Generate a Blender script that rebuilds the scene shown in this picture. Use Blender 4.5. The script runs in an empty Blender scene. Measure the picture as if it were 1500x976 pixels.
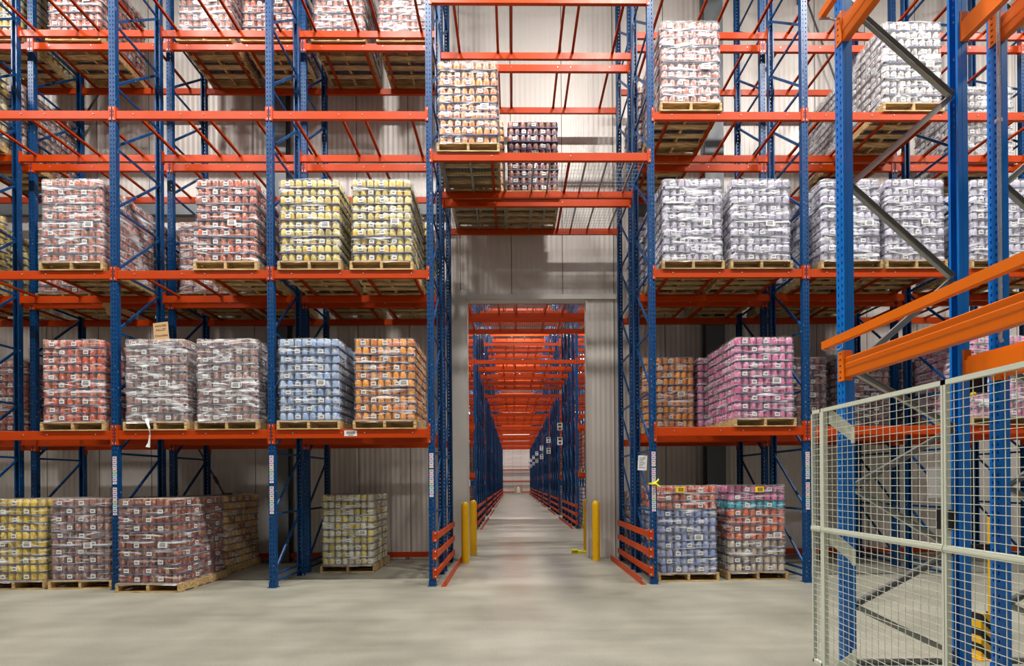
import bpy, math, random
from mathutils import Vector, Matrix
random.seed(7)
scn = bpy.context.scene
COL = scn.collection
R = math.radians

# ------------------------------------------------------------------ materials
def srgb(*c):
    return tuple(((v/255)/12.92 if v/255 <= .04045 else ((v/255+.055)/1.055)**2.4) for v in c) + (1,)

def newmat(name):
    m = bpy.data.materials.new(name); m.use_nodes = True
    nt = m.node_tree; nt.nodes.clear()
    out = nt.nodes.new('ShaderNodeOutputMaterial')
    return m, nt, out

def N(nt, typ, **kw):
    n = nt.nodes.new(typ)
    for k, v in kw.items():
        if k in n.inputs.keys() if hasattr(n.inputs, 'keys') else False:
            n.inputs[k].default_value = v
        else:
            setattr(n, k, v)
    return n

def paint(name, rgb, rough=.35, metal=0., var=.12, scale=9., bump=0., spec=.5, stretch=(1, 1, 1), spots=None):
    m, nt, out = newmat(name); L = nt.links.new
    b = N(nt, 'ShaderNodeBsdfPrincipled'); b.inputs['Metallic'].default_value = metal
    b.inputs['Specular IOR Level'].default_value = spec
    tc = N(nt, 'ShaderNodeTexCoord'); mp = N(nt, 'ShaderNodeMapping'); mp.inputs['Scale'].default_value = stretch
    L(tc.outputs['Object'], mp.inputs['Vector'])
    n = N(nt, 'ShaderNodeTexNoise'); n.inputs['Scale'].default_value = scale; n.inputs['Detail'].default_value = 6
    L(mp.outputs[0], n.inputs['Vector'])
    mix = N(nt, 'ShaderNodeMix', data_type='RGBA')
    c = srgb(*rgb)
    mix.inputs[6].default_value = tuple(min(1, v*(1-var)) for v in c[:3])+(1,)
    mix.inputs[7].default_value = tuple(min(1, v*(1+var)) for v in c[:3])+(1,)
    L(n.outputs['Fac'], mix.inputs[0])
    col = mix.outputs[2]
    if spots:
        n2 = N(nt, 'ShaderNodeTexNoise'); n2.inputs['Scale'].default_value = scale*5; n2.inputs['Detail'].default_value = 3
        L(tc.outputs['Object'], n2.inputs['Vector'])
        rp = N(nt, 'ShaderNodeMapRange'); rp.inputs[1].default_value = .66; rp.inputs[2].default_value = .72
        L(n2.outputs['Fac'], rp.inputs[0])
        m2 = N(nt, 'ShaderNodeMix', data_type='RGBA'); m2.inputs[7].default_value = srgb(*spots)
        L(rp.outputs[0], m2.inputs[0]); L(col, m2.inputs[6]); col = m2.outputs[2]
    L(col, b.inputs['Base Color'])
    mr = N(nt, 'ShaderNodeMapRange'); mr.inputs[3].default_value = max(.05, rough-.08); mr.inputs[4].default_value = rough+.1
    L(n.outputs['Fac'], mr.inputs[0]); L(mr.outputs[0], b.inputs['Roughness'])
    if bump:
        bp = N(nt, 'ShaderNodeBump'); bp.inputs['Strength'].default_value = bump; bp.inputs['Distance'].default_value = .01
        L(n.outputs['Fac'], bp.inputs['Height']); L(bp.outputs[0], b.inputs['Normal'])
    L(b.outputs[0], out.inputs[0])
    return m

BLUE = paint('navy_blue_rack_paint', (6, 60, 108), .38, var=.18, scale=5, spec=.3, spots=(120, 150, 180))
BLUE2 = paint('bright_blue_rack_paint', (0, 110, 196), .3, var=.1, scale=4)
ORANGE = paint('orange_red_beam_paint', (180, 58, 0), .4, var=.1, scale=4, spec=.25)
ORANGE2 = paint('amber_orange_beam_paint', (226, 108, 0), .35, var=.06, scale=3)
ZINC = paint('galvanised_steel', (165, 168, 165), .32, metal=.75, var=.15, scale=14)
BOLT = paint('zinc_bolt_heads', (205, 205, 205), .3, metal=.5)
DARK = paint('dark_tooth_slots', (25, 8, 6), .6)
GREYST = paint('grey_primed_structural_steel', (104, 108, 110), .5, var=.1, scale=3)
ROD = paint('dark_steel_rod', (80, 80, 82), .45, metal=.4)
YELLOW = paint('bollard_yellow_paint', (232, 176, 0), .35, var=.06, scale=2)
FENCE = paint('pale_grey_green_powder_coat', (206, 210, 192), .42, var=.05, scale=6)
BLACK = paint('black_plastic', (22, 22, 24), .4)
WHITE = paint('white_sticker_paper', (225, 225, 222), .5, var=.03)
INK = paint('black_ink', (50, 50, 55), .6)
CARD = paint('brown_cardboard', (186, 148, 104), .8, var=.08, scale=12, stretch=(1, 1, 6))
TRAY = paint('clear_blue_tray_film', (92, 96, 130), .25, var=.35, scale=30)
TRAYT = paint('tray_top_board', (150, 135, 120), .7, var=.2, scale=9)
RIM = paint('tin_rim_metal', (175, 172, 168), .28, metal=.8)
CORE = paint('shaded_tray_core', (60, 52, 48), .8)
YTAG = paint('yellow_tag_card', (246, 206, 10), .5, var=.03)
YRIB = paint('yellow_plastic_ribbon', (240, 232, 20), .4, var=.1)
STK = [paint('sticker_tint_%s' % n, c, .5, var=.03) for n, c in (
    ('pink', (240, 120, 150)), ('peach', (236, 160, 140)), ('green', (60, 180, 50)), ('sky', (110, 165, 240)),
    ('lilac', (170, 130, 190)), ('grey', (170, 170, 172)))]
LAMPM, nt, out = newmat('lamp_diffuser'); e = N(nt, 'ShaderNodeEmission'); e.inputs[0].default_value = (1, .97, .92, 1)
e.inputs[1].default_value = 28; nt.links.new(e.outputs[0], out.inputs[0])

def wood_mat():
    m, nt, out = newmat('rough_pallet_wood'); L = nt.links.new
    b = N(nt, 'ShaderNodeBsdfPrincipled'); b.inputs['Roughness'].default_value = .8
    tc = N(nt, 'ShaderNodeTexCoord'); mp = N(nt, 'ShaderNodeMapping'); mp.inputs['Scale'].default_value = (2, 18, 18)
    oi = N(nt, 'ShaderNodeObjectInfo')
    add = N(nt, 'ShaderNodeVectorMath', operation='ADD'); L(tc.outputs['Object'], add.inputs[0]); L(oi.outputs['Random'], add.inputs[1])
    L(add.outputs[0], mp.inputs['Vector'])
    n = N(nt, 'ShaderNodeTexNoise'); n.inputs['Scale'].default_value = 2.5; n.inputs['Detail'].default_value = 5
    L(mp.outputs[0], n.inputs['Vector'])
    cr = N(nt, 'ShaderNodeValToRGB'); e = cr.color_ramp.elements
    e[0].position = .3; e[0].color = srgb(132, 100, 60); e[1].position = .7; e[1].color = srgb(224, 190, 132)
    L(n.outputs['Fac'], cr.inputs[0])
    hs = N(nt, 'ShaderNodeHueSaturation'); mr = N(nt, 'ShaderNodeMapRange'); mr.inputs[3].default_value = .75; mr.inputs[4].default_value = 1.12
    L(oi.outputs['Random'], mr.inputs[0]); L(mr.outputs[0], hs.inputs['Value']); L(cr.outputs[0], hs.inputs['Color'])
    L(hs.outputs[0], b.inputs['Base Color'])
    L(b.outputs[0], out.inputs[0]); return m
WOOD = wood_mat()

def can_mat(name, c1, c2, c3, p=.22):
    """label paper round a tin: main colour, second colour on some tins, artwork colour in patches"""
    m, nt, out = newmat(name); L = nt.links.new
    b = N(nt, 'ShaderNodeBsdfPrincipled'); b.inputs['Roughness'].default_value = .32
    at = N(nt, 'ShaderNodeVertexColor', layer_name='tin'); sp = N(nt, 'ShaderNodeSeparateColor'); L(at.outputs[0], sp.inputs[0])
    oi = N(nt, 'ShaderNodeObjectInfo')
    tc = N(nt, 'ShaderNodeTexCoord')
    off = N(nt, 'ShaderNodeVectorMath', operation='MULTIPLY_ADD'); off.inputs[1].default_value = (1, 1, 1)
    sc = N(nt, 'ShaderNodeVectorMath', operation='SCALE'); sc.inputs['Scale'].default_value = 9
    L(oi.outputs['Random'], sc.inputs[0]); L(tc.outputs['Object'], off.inputs[0]); L(sc.outputs[0], off.inputs[2])
    mp = N(nt, 'ShaderNodeMapping'); mp.inputs['Scale'].default_value = (1, 1, .55); L(off.outputs[0], mp.inputs['Vector'])
    n = N(nt, 'ShaderNodeTexNoise'); n.inputs['Scale'].default_value = 26; n.inputs['Detail'].default_value = 3
    L(mp.outputs[0], n.inputs['Vector'])
    r1 = N(nt, 'ShaderNodeMapRange'); r1.inputs[1].default_value = .54; r1.inputs[2].default_value = .60
    L(n.outputs['Fac'], r1.inputs[0])
    ad = N(nt, 'ShaderNodeMath', operation='ADD'); L(sp.outputs[0], ad.inputs[0]); L(oi.outputs['Random'], ad.inputs[1])
    fr = N(nt, 'ShaderNodeMath', operation='FRACT'); L(ad.outputs[0], fr.inputs[0])
    lt = N(nt, 'ShaderNodeMath', operation='LESS_THAN'); lt.inputs[1].default_value = p; L(fr.outputs[0], lt.inputs[0])
    mA = N(nt, 'ShaderNodeMix', data_type='RGBA'); mA.inputs[6].default_value = srgb(*c1); mA.inputs[7].default_value = srgb(*c2)
    L(lt.outputs[0], mA.inputs[0])
    mB = N(nt, 'ShaderNodeMix', data_type='RGBA'); mB.inputs[7].default_value = srgb(*c3)
    ml = N(nt, 'ShaderNodeMath', operation='MULTIPLY'); ml.inputs[1].default_value = .75; L(r1.outputs[0], ml.inputs[0])
    L(ml.outputs[0], mB.inputs[0]); L(mA.outputs[2], mB.inputs[6])
    hs = N(nt, 'ShaderNodeHueSaturation'); mr = N(nt, 'ShaderNodeMapRange'); mr.inputs[3].default_value = .78; mr.inputs[4].default_value = 1.18
    L(sp.outputs[1], mr.inputs[0]); L(mr.outputs[0], hs.inputs['Value']); L(mB.outputs[2], hs.inputs['Color'])
    L(hs.outputs[0], b.inputs['Base Color']); L(b.outputs[0], out.inputs[0])
    return m
M = {
 'red': can_mat('tin_label_strawberry_red', (196, 80, 46), (206, 124, 96), (222, 186, 170)),
 'rose': can_mat('tin_label_salmon', (172, 88, 60), (186, 80, 38), (204, 172, 160)),
 'blue': can_mat('tin_label_light_blue', (146, 176, 216), (164, 188, 220), (205, 206, 190), .3),
 'blue2': can_mat('tin_label_periwinkle', (124, 146, 196), (150, 160, 200), (205, 196, 160), .3),
 'orange': can_mat('tin_label_orange', (228, 146, 38), (214, 118, 24), (226, 180, 116), .35),
 'amber': can_mat('tin_label_amber', (208, 116, 48), (216, 130, 24), (222, 190, 160), .3),
 'yellow': can_mat('tin_label_pale_yellow', (206, 186, 92), (214, 176, 50), (216, 208, 168), .25),
 'lemon': can_mat('tin_label_lemon', (206, 174, 44), (184, 150, 40), (224, 210, 140), .2),
 'cream': can_mat('tin_label_cream', (208, 204, 178), (206, 186, 84), (186, 182, 150), .38),
 'brown': can_mat('tin_label_chocolate', (134, 62, 48), (118, 50, 40), (190, 160, 120), .25),
 'cocoa': can_mat('tin_label_cocoa', (150, 104, 88), (128, 86, 74), (196, 184, 176), .3),
 'tan': can_mat('tin_label_tan', (206, 156, 78), (150, 92, 44), (214, 180, 120), .25),
 'pink': can_mat('tin_label_magenta_pink', (210, 122, 160), (194, 88, 134), (228, 176, 196), .3),
 'lilac': can_mat('tin_label_white_lilac', (176, 170, 188), (150, 138, 162), (214, 206, 214), .3),
 'teal': can_mat('tin_label_teal', (40, 160, 178), (70, 180, 190), (120, 190, 196), .2),
 'coral': can_mat('tin_label_coral', (216, 100, 54), (190, 96, 70), (214, 170, 130), .3),
 'bone': can_mat('tin_label_bone', (184, 168, 144), (150, 126, 110), (208, 200, 176), .35),
 'plum': can_mat('tin_label_plum_brown', (112, 74, 74), (150, 96, 76), (176, 150, 150), .3),
 'taupe': can_mat('tin_label_taupe', (164, 152, 144), (140, 128, 120), (214, 206, 204), .3),
}

def film_mat(name, lo, hi, tint=(.9, .9, .92), patch=0.):
    """stretch film: clear, glossy, whiter where it bunches up, with lamp glints painted in as white streaks"""
    m, nt, out = newmat(name); L = nt.links.new
    tr = N(nt, 'ShaderNodeBsdfTransparent'); b = N(nt, 'ShaderNodeBsdfPrincipled')
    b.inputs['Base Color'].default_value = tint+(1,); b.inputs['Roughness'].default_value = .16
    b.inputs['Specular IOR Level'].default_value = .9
    tc = N(nt, 'ShaderNodeTexCoord'); oi = N(nt, 'ShaderNodeObjectInfo')
    add = N(nt, 'ShaderNodeVectorMath', operation='ADD'); L(tc.outputs['Object'], add.inputs[0]); L(oi.outputs['Random'], add.inputs[1])
    mp = N(nt, 'ShaderNodeMapping'); mp.inputs['Scale'].default_value = (1.6, 1.6, 16); mp.inputs['Rotation'].default_value = (.03, .09, 0)
    L(add.outputs[0], mp.inputs['Vector'])
    n = N(nt, 'ShaderNodeTexNoise'); n.inputs['Scale'].default_value = 1.6; n.inputs['Detail'].default_value = 5; n.inputs['Distortion'].default_value = .6
    L(mp.outputs[0], n.inputs['Vector'])
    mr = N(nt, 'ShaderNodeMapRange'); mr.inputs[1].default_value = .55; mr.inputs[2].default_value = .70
    mr.inputs[3].default_value = lo; mr.inputs[4].default_value = hi  # white streaks: bunched film and painted highlights together
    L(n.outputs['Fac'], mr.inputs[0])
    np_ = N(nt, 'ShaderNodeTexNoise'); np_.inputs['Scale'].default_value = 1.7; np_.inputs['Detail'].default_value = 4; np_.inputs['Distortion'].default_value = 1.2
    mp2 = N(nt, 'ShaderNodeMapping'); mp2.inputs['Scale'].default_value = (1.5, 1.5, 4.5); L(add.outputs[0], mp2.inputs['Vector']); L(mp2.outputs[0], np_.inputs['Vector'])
    pr = N(nt, 'ShaderNodeMapRange'); pr.inputs[1].default_value = .54; pr.inputs[2].default_value = .64; pr.inputs[4].default_value = patch; L(np_.outputs['Fac'], pr.inputs[0])  # broader white patches, painted glare on the wrap
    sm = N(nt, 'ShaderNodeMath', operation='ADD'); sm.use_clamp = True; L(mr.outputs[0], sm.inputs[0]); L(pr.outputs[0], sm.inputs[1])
    bp = N(nt, 'ShaderNodeBump'); bp.inputs['Strength'].default_value = .9; bp.inputs['Distance'].default_value = .03
    L(n.outputs['Fac'], bp.inputs['Height'])
    n2 = N(nt, 'ShaderNodeTexNoise'); n2.inputs['Scale'].default_value = 11; n2.inputs['Detail'].default_value = 4
    L(add.outputs[0], n2.inputs['Vector'])
    b2 = N(nt, 'ShaderNodeBump'); b2.inputs['Strength'].default_value = .7; b2.inputs['Distance'].default_value = .02
    L(n2.outputs['Fac'], b2.inputs['Height']); L(bp.outputs[0], b2.inputs['Normal']); L(b2.outputs[0], b.inputs['Normal'])
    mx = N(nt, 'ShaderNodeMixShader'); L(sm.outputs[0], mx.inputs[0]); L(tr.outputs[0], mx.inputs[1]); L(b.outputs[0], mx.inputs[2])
    L(mx.outputs[0], out.inputs[0]); return m
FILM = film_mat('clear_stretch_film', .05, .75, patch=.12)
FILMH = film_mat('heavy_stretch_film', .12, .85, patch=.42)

def floor_mat():
    m, nt, out = newmat('sealed_concrete'); L = nt.links.new
    b = N(nt, 'ShaderNodeBsdfPrincipled')
    tc = N(nt, 'ShaderNodeTexCoord')
    n1 = N(nt, 'ShaderNodeTexNoise'); n1.inputs['Scale'].default_value = .9; n1.inputs['Detail'].default_value = 8
    L(tc.outputs['Object'], n1.inputs['Vector'])
    mp = N(nt, 'ShaderNodeMapping'); mp.inputs['Scale'].default_value = (.6, 3, 1); L(tc.outputs['Object'], mp.inputs['Vector'])
    n2 = N(nt, 'ShaderNodeTexNoise'); n2.inputs['Scale'].default_value = 1.4; n2.inputs['Detail'].default_value = 8; L(mp.outputs[0], n2.inputs['Vector'])
    n3 = N(nt, 'ShaderNodeTexNoise'); n3.inputs['Scale'].default_value = 45; n3.inputs['Detail'].default_value = 3; L(tc.outputs['Object'], n3.inputs['Vector'])
    a = N(nt, 'ShaderNodeMath', operation='ADD'); L(n1.outputs['Fac'], a.inputs[0]); hf = N(nt, 'ShaderNodeMath', operation='MULTIPLY_ADD'); hf.inputs[1].default_value = .45; hf.inputs[2].default_value = .28; L(n2.outputs['Fac'], hf.inputs[0]); L(hf.outputs[0], a.inputs[1])
    a2 = N(nt, 'ShaderNodeMath', operation='MULTIPLY_ADD'); a2.inputs[1].default_value = .35; L(n3.outputs['Fac'], a2.inputs[0]); L(a.outputs[0], a2.inputs[2])
    mr = N(nt, 'ShaderNodeMapRange'); mr.inputs[1].default_value = .85; mr.inputs[2].default_value = 1.5; L(a2.outputs[0], mr.inputs[0])
    cr = N(nt, 'ShaderNodeValToRGB'); e = cr.color_ramp.elements
    e[0].position = 0; e[0].color = srgb(110, 108, 96); e[1].position = 1; e[1].color = srgb(157, 153, 138)
    L(mr.outputs[0], cr.inputs[0])
    # tyre wear: two dark smeared tracks and a rusty smear down the middle of the aisle
    sx = N(nt, 'ShaderNodeSeparateXYZ'); L(tc.outputs['Object'], sx.inputs[0])
    def track(x0, w, yc, yw, amt):
        s = N(nt, 'ShaderNodeMath', operation='SUBTRACT'); s.inputs[1].default_value = x0; L(sx.outputs[0], s.inputs[0])
        q = N(nt, 'ShaderNodeMath', operation='ABSOLUTE'); L(s.outputs[0], q.inputs[0])
        r = N(nt, 'ShaderNodeMapRange', interpolation_type='SMOOTHSTEP'); r.inputs[1].default_value = w; r.inputs[2].default_value = 0; L(q.outputs[0], r.inputs[0])
        s2 = N(nt, 'ShaderNodeMath', operation='SUBTRACT'); s2.inputs[1].default_value = yc; L(sx.outputs[1], s2.inputs[0])
        q2 = N(nt, 'ShaderNodeMath', operation='ABSOLUTE'); L(s2.outputs[0], q2.inputs[0])
        r2 = N(nt, 'ShaderNodeMapRange', interpolation_type='SMOOTHSTEP'); r2.inputs[1].default_value = yw; r2.inputs[2].default_value = 0; L(q2.outputs[0], r2.inputs[0])
        p = N(nt, 'ShaderNodeMath', operation='MULTIPLY'); L(r.outputs[0], p.inputs[0]); L(r2.outputs[0], p.inputs[1])
        p2 = N(nt, 'ShaderNodeMath', operation='MULTIPLY'); L(p.outputs[0], p2.inputs[0]); L(n2.outputs['Fac'], p2.inputs[1])
        p3 = N(nt, 'ShaderNodeMath', operation='MULTIPLY'); L(p2.outputs[0], p3.inputs[0]); p3.inputs[1].default_value = amt
        return p3.outputs[0]
    col = cr.outputs[0]
    for t, c in ((track(.95, .6, 9.6, 5, 1.7), (92, 88, 82)), (track(.05, .5, 11, 6, 1.1), (128, 92, 78)), (track(.6, .6, 30, 18, .7), (120, 112, 104))):
        mx = N(nt, 'ShaderNodeMix', data_type='RGBA'); mx.inputs[7].default_value = srgb(*c); L(t, mx.inputs[0]); L(col, mx.inputs[6]); col = mx.outputs[2]
    L(col, b.inputs['Base Color'])
    r = N(nt, 'ShaderNodeMapRange'); r.inputs[3].default_value = .3; r.inputs[4].default_value = .55; L(n1.outputs['Fac'], r.inputs[0]); L(r.outputs[0], b.inputs['Roughness'])
    b.inputs['Specular IOR Level'].default_value = .45
    bp = N(nt, 'ShaderNodeBump'); bp.inputs['Strength'].default_value = .06; bp.inputs['Distance'].default_value = .02
    L(n2.outputs['Fac'], bp.inputs['Height']); L(bp.outputs[0], b.inputs['Normal'])
    L(b.outputs[0], out.inputs[0]); return m

def panel_mat(name, rgb, joint=1.11, rib=.11, along='X'):
    """insulated wall panel: fine vertical ribs, a dark joint every panel width"""
    m, nt, out = newmat(name); L = nt.links.new
    b = N(nt, 'ShaderNodeBsdfPrincipled'); b.inputs['Roughness'].default_value = .42
    tc = N(nt, 'ShaderNodeTexCoord'); sx = N(nt, 'ShaderNodeSeparateXYZ'); L(tc.outputs['Object'], sx.inputs[0])
    X = sx.outputs[0 if along == 'X' else 1]
    d = N(nt, 'ShaderNodeMath', operation='DIVIDE'); d.inputs[1].default_value = joint; L(X, d.inputs[0])
    f = N(nt, 'ShaderNodeMath', operation='FRACT'); L(d.outputs[0], f.inputs[0])
    j = N(nt, 'ShaderNodeMath', operation='LESS_THAN'); j.inputs[1].default_value = .014; L(f.outputs[0], j.inputs[0])
    d2 = N(nt, 'ShaderNodeMath', operation='DIVIDE'); d2.inputs[1].default_value = rib/6.2832; L(X, d2.inputs[0])
    s = N(nt, 'ShaderNodeMath', operation='SINE'); L(d2.outputs[0], s.inputs[0])
    n = N(nt, 'ShaderNodeTexNoise'); n.inputs['Scale'].default_value = .7; n.inputs['Detail'].default_value = 5; L(tc.outputs['Object'], n.inputs['Vector'])
    c = srgb(*rgb)
    mx = N(nt, 'ShaderNodeMix', data_type='RGBA'); mx.inputs[6].default_value = tuple(v*.9 for v in c[:3])+(1,); mx.inputs[7].default_value = c
    L(n.outputs['Fac'], mx.inputs[0])
    m2 = N(nt, 'ShaderNodeMix', data_type='RGBA'); m2.inputs[7].default_value = srgb(84, 80, 78); L(j.outputs[0], m2.inputs[0]); L(mx.outputs[2], m2.inputs[6])
    L(m2.outputs[2], b.inputs['Base Color'])
    bp = N(nt, 'ShaderNodeBump'); bp.inputs['Strength'].default_value = .35; bp.inputs['Distance'].default_value = .012
    L(s.outputs[0], bp.inputs['Height']); L(bp.outputs[0], b.inputs['Normal'])
    L(b.outputs[0], out.inputs[0]); return m
FLOORM = floor_mat()
PANEL = panel_mat('ribbed_white_wall_panel', (214, 205, 197))
PANELG = panel_mat('ribbed_grey_side_panel', (135, 133, 130), along='Y')
PANELH = panel_mat('ribbed_grey_front_panel', (135, 133, 130))
FLASH = paint('smooth_white_flashing', (205, 200, 192), .45, var=.06, scale=3)
CEIL = paint('grey_ceiling_deck', (140, 140, 138), .7, var=.05, scale=1)

def stripe_mat():
    m, nt, out = newmat('black_yellow_hazard_stripes'); L = nt.links.new
    b = N(nt, 'ShaderNodeBsdfPrincipled'); b.inputs['Roughness'].default_value = .4
    tc = N(nt, 'ShaderNodeTexCoord'); sx = N(nt, 'ShaderNodeSeparateXYZ'); L(tc.outputs['Object'], sx.inputs[0])
    a = N(nt, 'ShaderNodeMath', operation='ADD'); L(sx.outputs[0], a.inputs[0]); L(sx.outputs[2], a.inputs[1])
    d = N(nt, 'ShaderNodeMath', operation='DIVIDE'); d.inputs[1].default_value = .14; L(a.outputs[0], d.inputs[0])
    f = N(nt, 'ShaderNodeMath', operation='FRACT'); L(d.outputs[0], f.inputs[0])
    l = N(nt, 'ShaderNodeMath', operation='LESS_THAN'); l.inputs[1].default_value = .5; L(f.outputs[0], l.inputs[0])
    mx = N(nt, 'ShaderNodeMix', data_type='RGBA'); mx.inputs[6].default_value = srgb(236, 180, 0); mx.inputs[7].default_value = srgb(18, 18, 18)
    L(l.outputs[0], mx.inputs[0]); L(mx.outputs[2], b.inputs['Base Color']); L(b.outputs[0], out.inputs[0]); return m
HAZARD = stripe_mat()

# ------------------------------------------------------------------ mesh helpers
class MB:
    def __init__(s): s.v = []; s.f = []; s.m = []
    def face(s, idx, m=0): s.f.append(idx); s.m.append(m)
    def box(s, x0, x1, y0, y1, z0, z1, m=0):
        b = len(s.v)
        s.v += [(x, y, z) for z in (z0, z1) for y in (y0, y1) for x in (x0, x1)]
        for q in ((0, 2, 3, 1), (4, 5, 7, 6), (0, 1, 5, 4), (1, 3, 7, 5), (3, 2, 6, 7), (2, 0, 4, 6)):
            s.face(tuple(b+i for i in q), m)
        return s
    def bar(s, p, q, w, h, m=0, up=(0, 0, 1)):
        p = Vector(p); q = Vector(q); d = (q-p).normalized(); u = Vector(up)
        a = d.cross(u)
        if a.length < 1e-4: a = d.cross(Vector((0, 1, 0)))
        a.normalize(); c = a.cross(d).normalized()
        b = len(s.v)
        for t in (p, q):
            for i, j in ((-1, -1), (1, -1), (1, 1), (-1, 1)):
                s.v.append(tuple(t+a*(i*w/2)+c*(j*h/2)))
        for k in range(4): s.face((b+k, b+(k+1) % 4, b+4+(k+1) % 4, b+4+k), m)
        s.face((b+3, b+2, b+1, b), m); s.face((b+4, b+5, b+6, b+7), m); return s
    def prism(s, pts, p0, p1, m=0, ax=1):
        """profile pts in the plane across the axis, extruded p0..p1 along it"""
        b = len(s.v); n = len(pts)
        for t in (p0, p1):
            for a, c in pts:
                s.v.append((a, t, c) if ax == 1 else (t, a, c) if ax == 0 else (a, c, t))
        for k in range(n): s.face((b+k, b+(k+1) % n, b+n+(k+1) % n, b+n+k), m)
        s.face(tuple(b+n-1-k for k in range(n)), m); s.face(tuple(b+n+k for k in range(n)), m); return s
    def tube(s, pts, r, n=8, m=0, rads=None):
        P = [Vector(p) for p in pts]; b = len(s.v); L = len(P)
        for i, p in enumerate(P):
            d = (P[min(i+1, L-1)]-P[max(i-1, 0)]).normalized()
            a = d.cross(Vector((0, 0, 1)))
            if a.length < 1e-3: a = Vector((1, 0, 0))
            a.normalize(); c = a.cross(d)
            rr = rads[i] if rads else r
            for k in range(n):
                t = 2*math.pi*k/n; s.v.append(tuple(p+a*rr*math.cos(t)+c*rr*math.sin(t)))
        for i in range(L-1):
            for k in range(n):
                s.face((b+i*n+k, b+i*n+(k+1) % n, b+(i+1)*n+(k+1) % n, b+(i+1)*n+k), m)
        s.face(tuple(b+n-1-k for k in range(n)), m); s.face(tuple(b+(L-1)*n+k for k in range(n)), m); return s
    def lathe(s, cx, cy, prof, n=14, m=0, mats=None):
        b = len(s.v)
        for r, z in prof:
            for k in range(n):
                t = 2*math.pi*(k+.5)/n; s.v.append((cx+r*math.cos(t), cy+r*math.sin(t), z))
        for i in range(len(prof)-1):
            for k in range(n):
                s.face((b+i*n+k, b+i*n+(k+1) % n, b+(i+1)*n+(k+1) % n, b+(i+1)*n+k), mats[i] if mats else m)
        s.face(tuple(b+(len(prof)-1)*n+k for k in range(n)), mats[-1] if mats else m); return s
    def mesh(s, name, mats, smooth=False):
        me = bpy.data.meshes.new(name); me.from_pydata(s.v, [], s.f); me.update()
        for m in mats: me.materials.append(m)
        if len(mats) > 1: me.polygons.foreach_set('material_index', s.m)
        if smooth:
            me.polygons.foreach_set('use_smooth', [True]*len(me.polygons))
            try: me.set_sharp_from_angle(angle=R(40))
            except Exception: pass
        return me

def put(name, me, parent=None, loc=(0, 0, 0), rot=(0, 0, 0)):
    o = bpy.data.objects.new(name, me); COL.objects.link(o)
    if parent: o.parent = parent
    o.location = loc; o.rotation_euler = rot
    return o
def thing(name, label, cat, loc=(0, 0, 0), rz=0, group=None):
    o = bpy.data.objects.new(name, None); COL.objects.link(o); o.empty_display_size = .2
    o.location = loc; o.rotation_euler = (0, 0, rz); tag(o, label, cat, group); return o
def tag(o, label, cat, group=None):
    o['label'] = label; o['category'] = cat
    if group: o['group'] = group
    return o
def struct(name, me, loc=(0, 0, 0)):
    o = put(name, me, None, loc); o['kind'] = 'structure'; return o
_c = {}
def cached(key, fn):
    if key not in _c: _c[key] = fn()
    return _c[key]

# ------------------------------------------------------------------ the place
Y0, DEP, Y1 = 7.98, 1.10, 9.306            # front row face, frame depth, back row face
YW = 10.85                                 # partition wall face
LV = {1: 2.511, 2: 5.041, 3: 7.571, 4: 9.81}
XS = [-11.30, -8.81, -6.285, -3.823, -1.293, 2.257, 4.741, 7.22, 9.70, 12.2]
TA, TB = 6.912, 9.43
DX0, DX1, DZ = -.955, 1.615, 5.60          # doorway
CZ = 13.4
struct('floor', MB().box(-18, 18, -9, 68, -.3, 0).mesh('floor', [FLOORM]))
w = MB(); w.box(-18, DX0, YW, YW+.16, 0, CZ).box(DX1, 18, YW, YW+.16, 0, CZ).box(DX0, DX1, YW, YW+.16, DZ, CZ)
struct('wall_back', w.mesh('wall_back', [PANEL]))
struct('wall_left', MB().box(-18.2, -18, -9, 68, 0, CZ).mesh('wall_left', [PANELG]))
struct('wall_right', MB().box(18, 18.2, -9, 68, 0, CZ).mesh('wall_right', [PANELG]))
struct('wall_front', MB().box(-18, 18, -9.2, -9, 0, CZ).mesh('wall_front', [PANELH]))
struct('wall_far', MB().box(-18, 18, 66, 66.2, 0, CZ).mesh('wall_far', [PANEL]))
struct('ceiling', MB().box(-18.2, 18.2, -9.2, 68, CZ, CZ+.2).mesh('ceiling', [CEIL]))
t = MB(); t.box(DX0-.34, DX0-.001, YW-.02, YW, 0, DZ+.2).box(DX0-.02, DX0+.004, YW-.03, YW+.17, 0, DZ)
t.box(DX1-.004, DX1+.02, YW-.03, YW+.17, 0, DZ); t.box(DX0-.02, DX1+.66, YW-.05, YW, DZ+.001, DZ+.11); t.box(DX0-.02, DX1+.02, YW-.03, YW+.17, DZ-.02, DZ+.002)
struct('trim_1', t.mesh('door_flashing', [FLASH]))
g = MB()
for a, b in ((-17.9, -1.32), (2.6, 17.9)): g.box(a, b, YW-.12, YW-.002, 7.40, 7.66)
struct('trim_2', g.mesh('wall_girt', [GREYST]))
def ibeam_col(x):
    m = MB(); m.box(x-.2, x+.2, YW-.26, YW-.24, 0, CZ).box(x-.2, x+.2, YW-.03, YW-.01, 0, CZ).box(x-.01, x+.01, YW-.24, YW-.03, 0, CZ); return m
for i, x in enumerate((-14.3, -4.93, 4.345, 13.6)):
    struct('trim_%d' % (3+i), ibeam_col(x).mesh('steel_column', [GREYST]))

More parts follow.
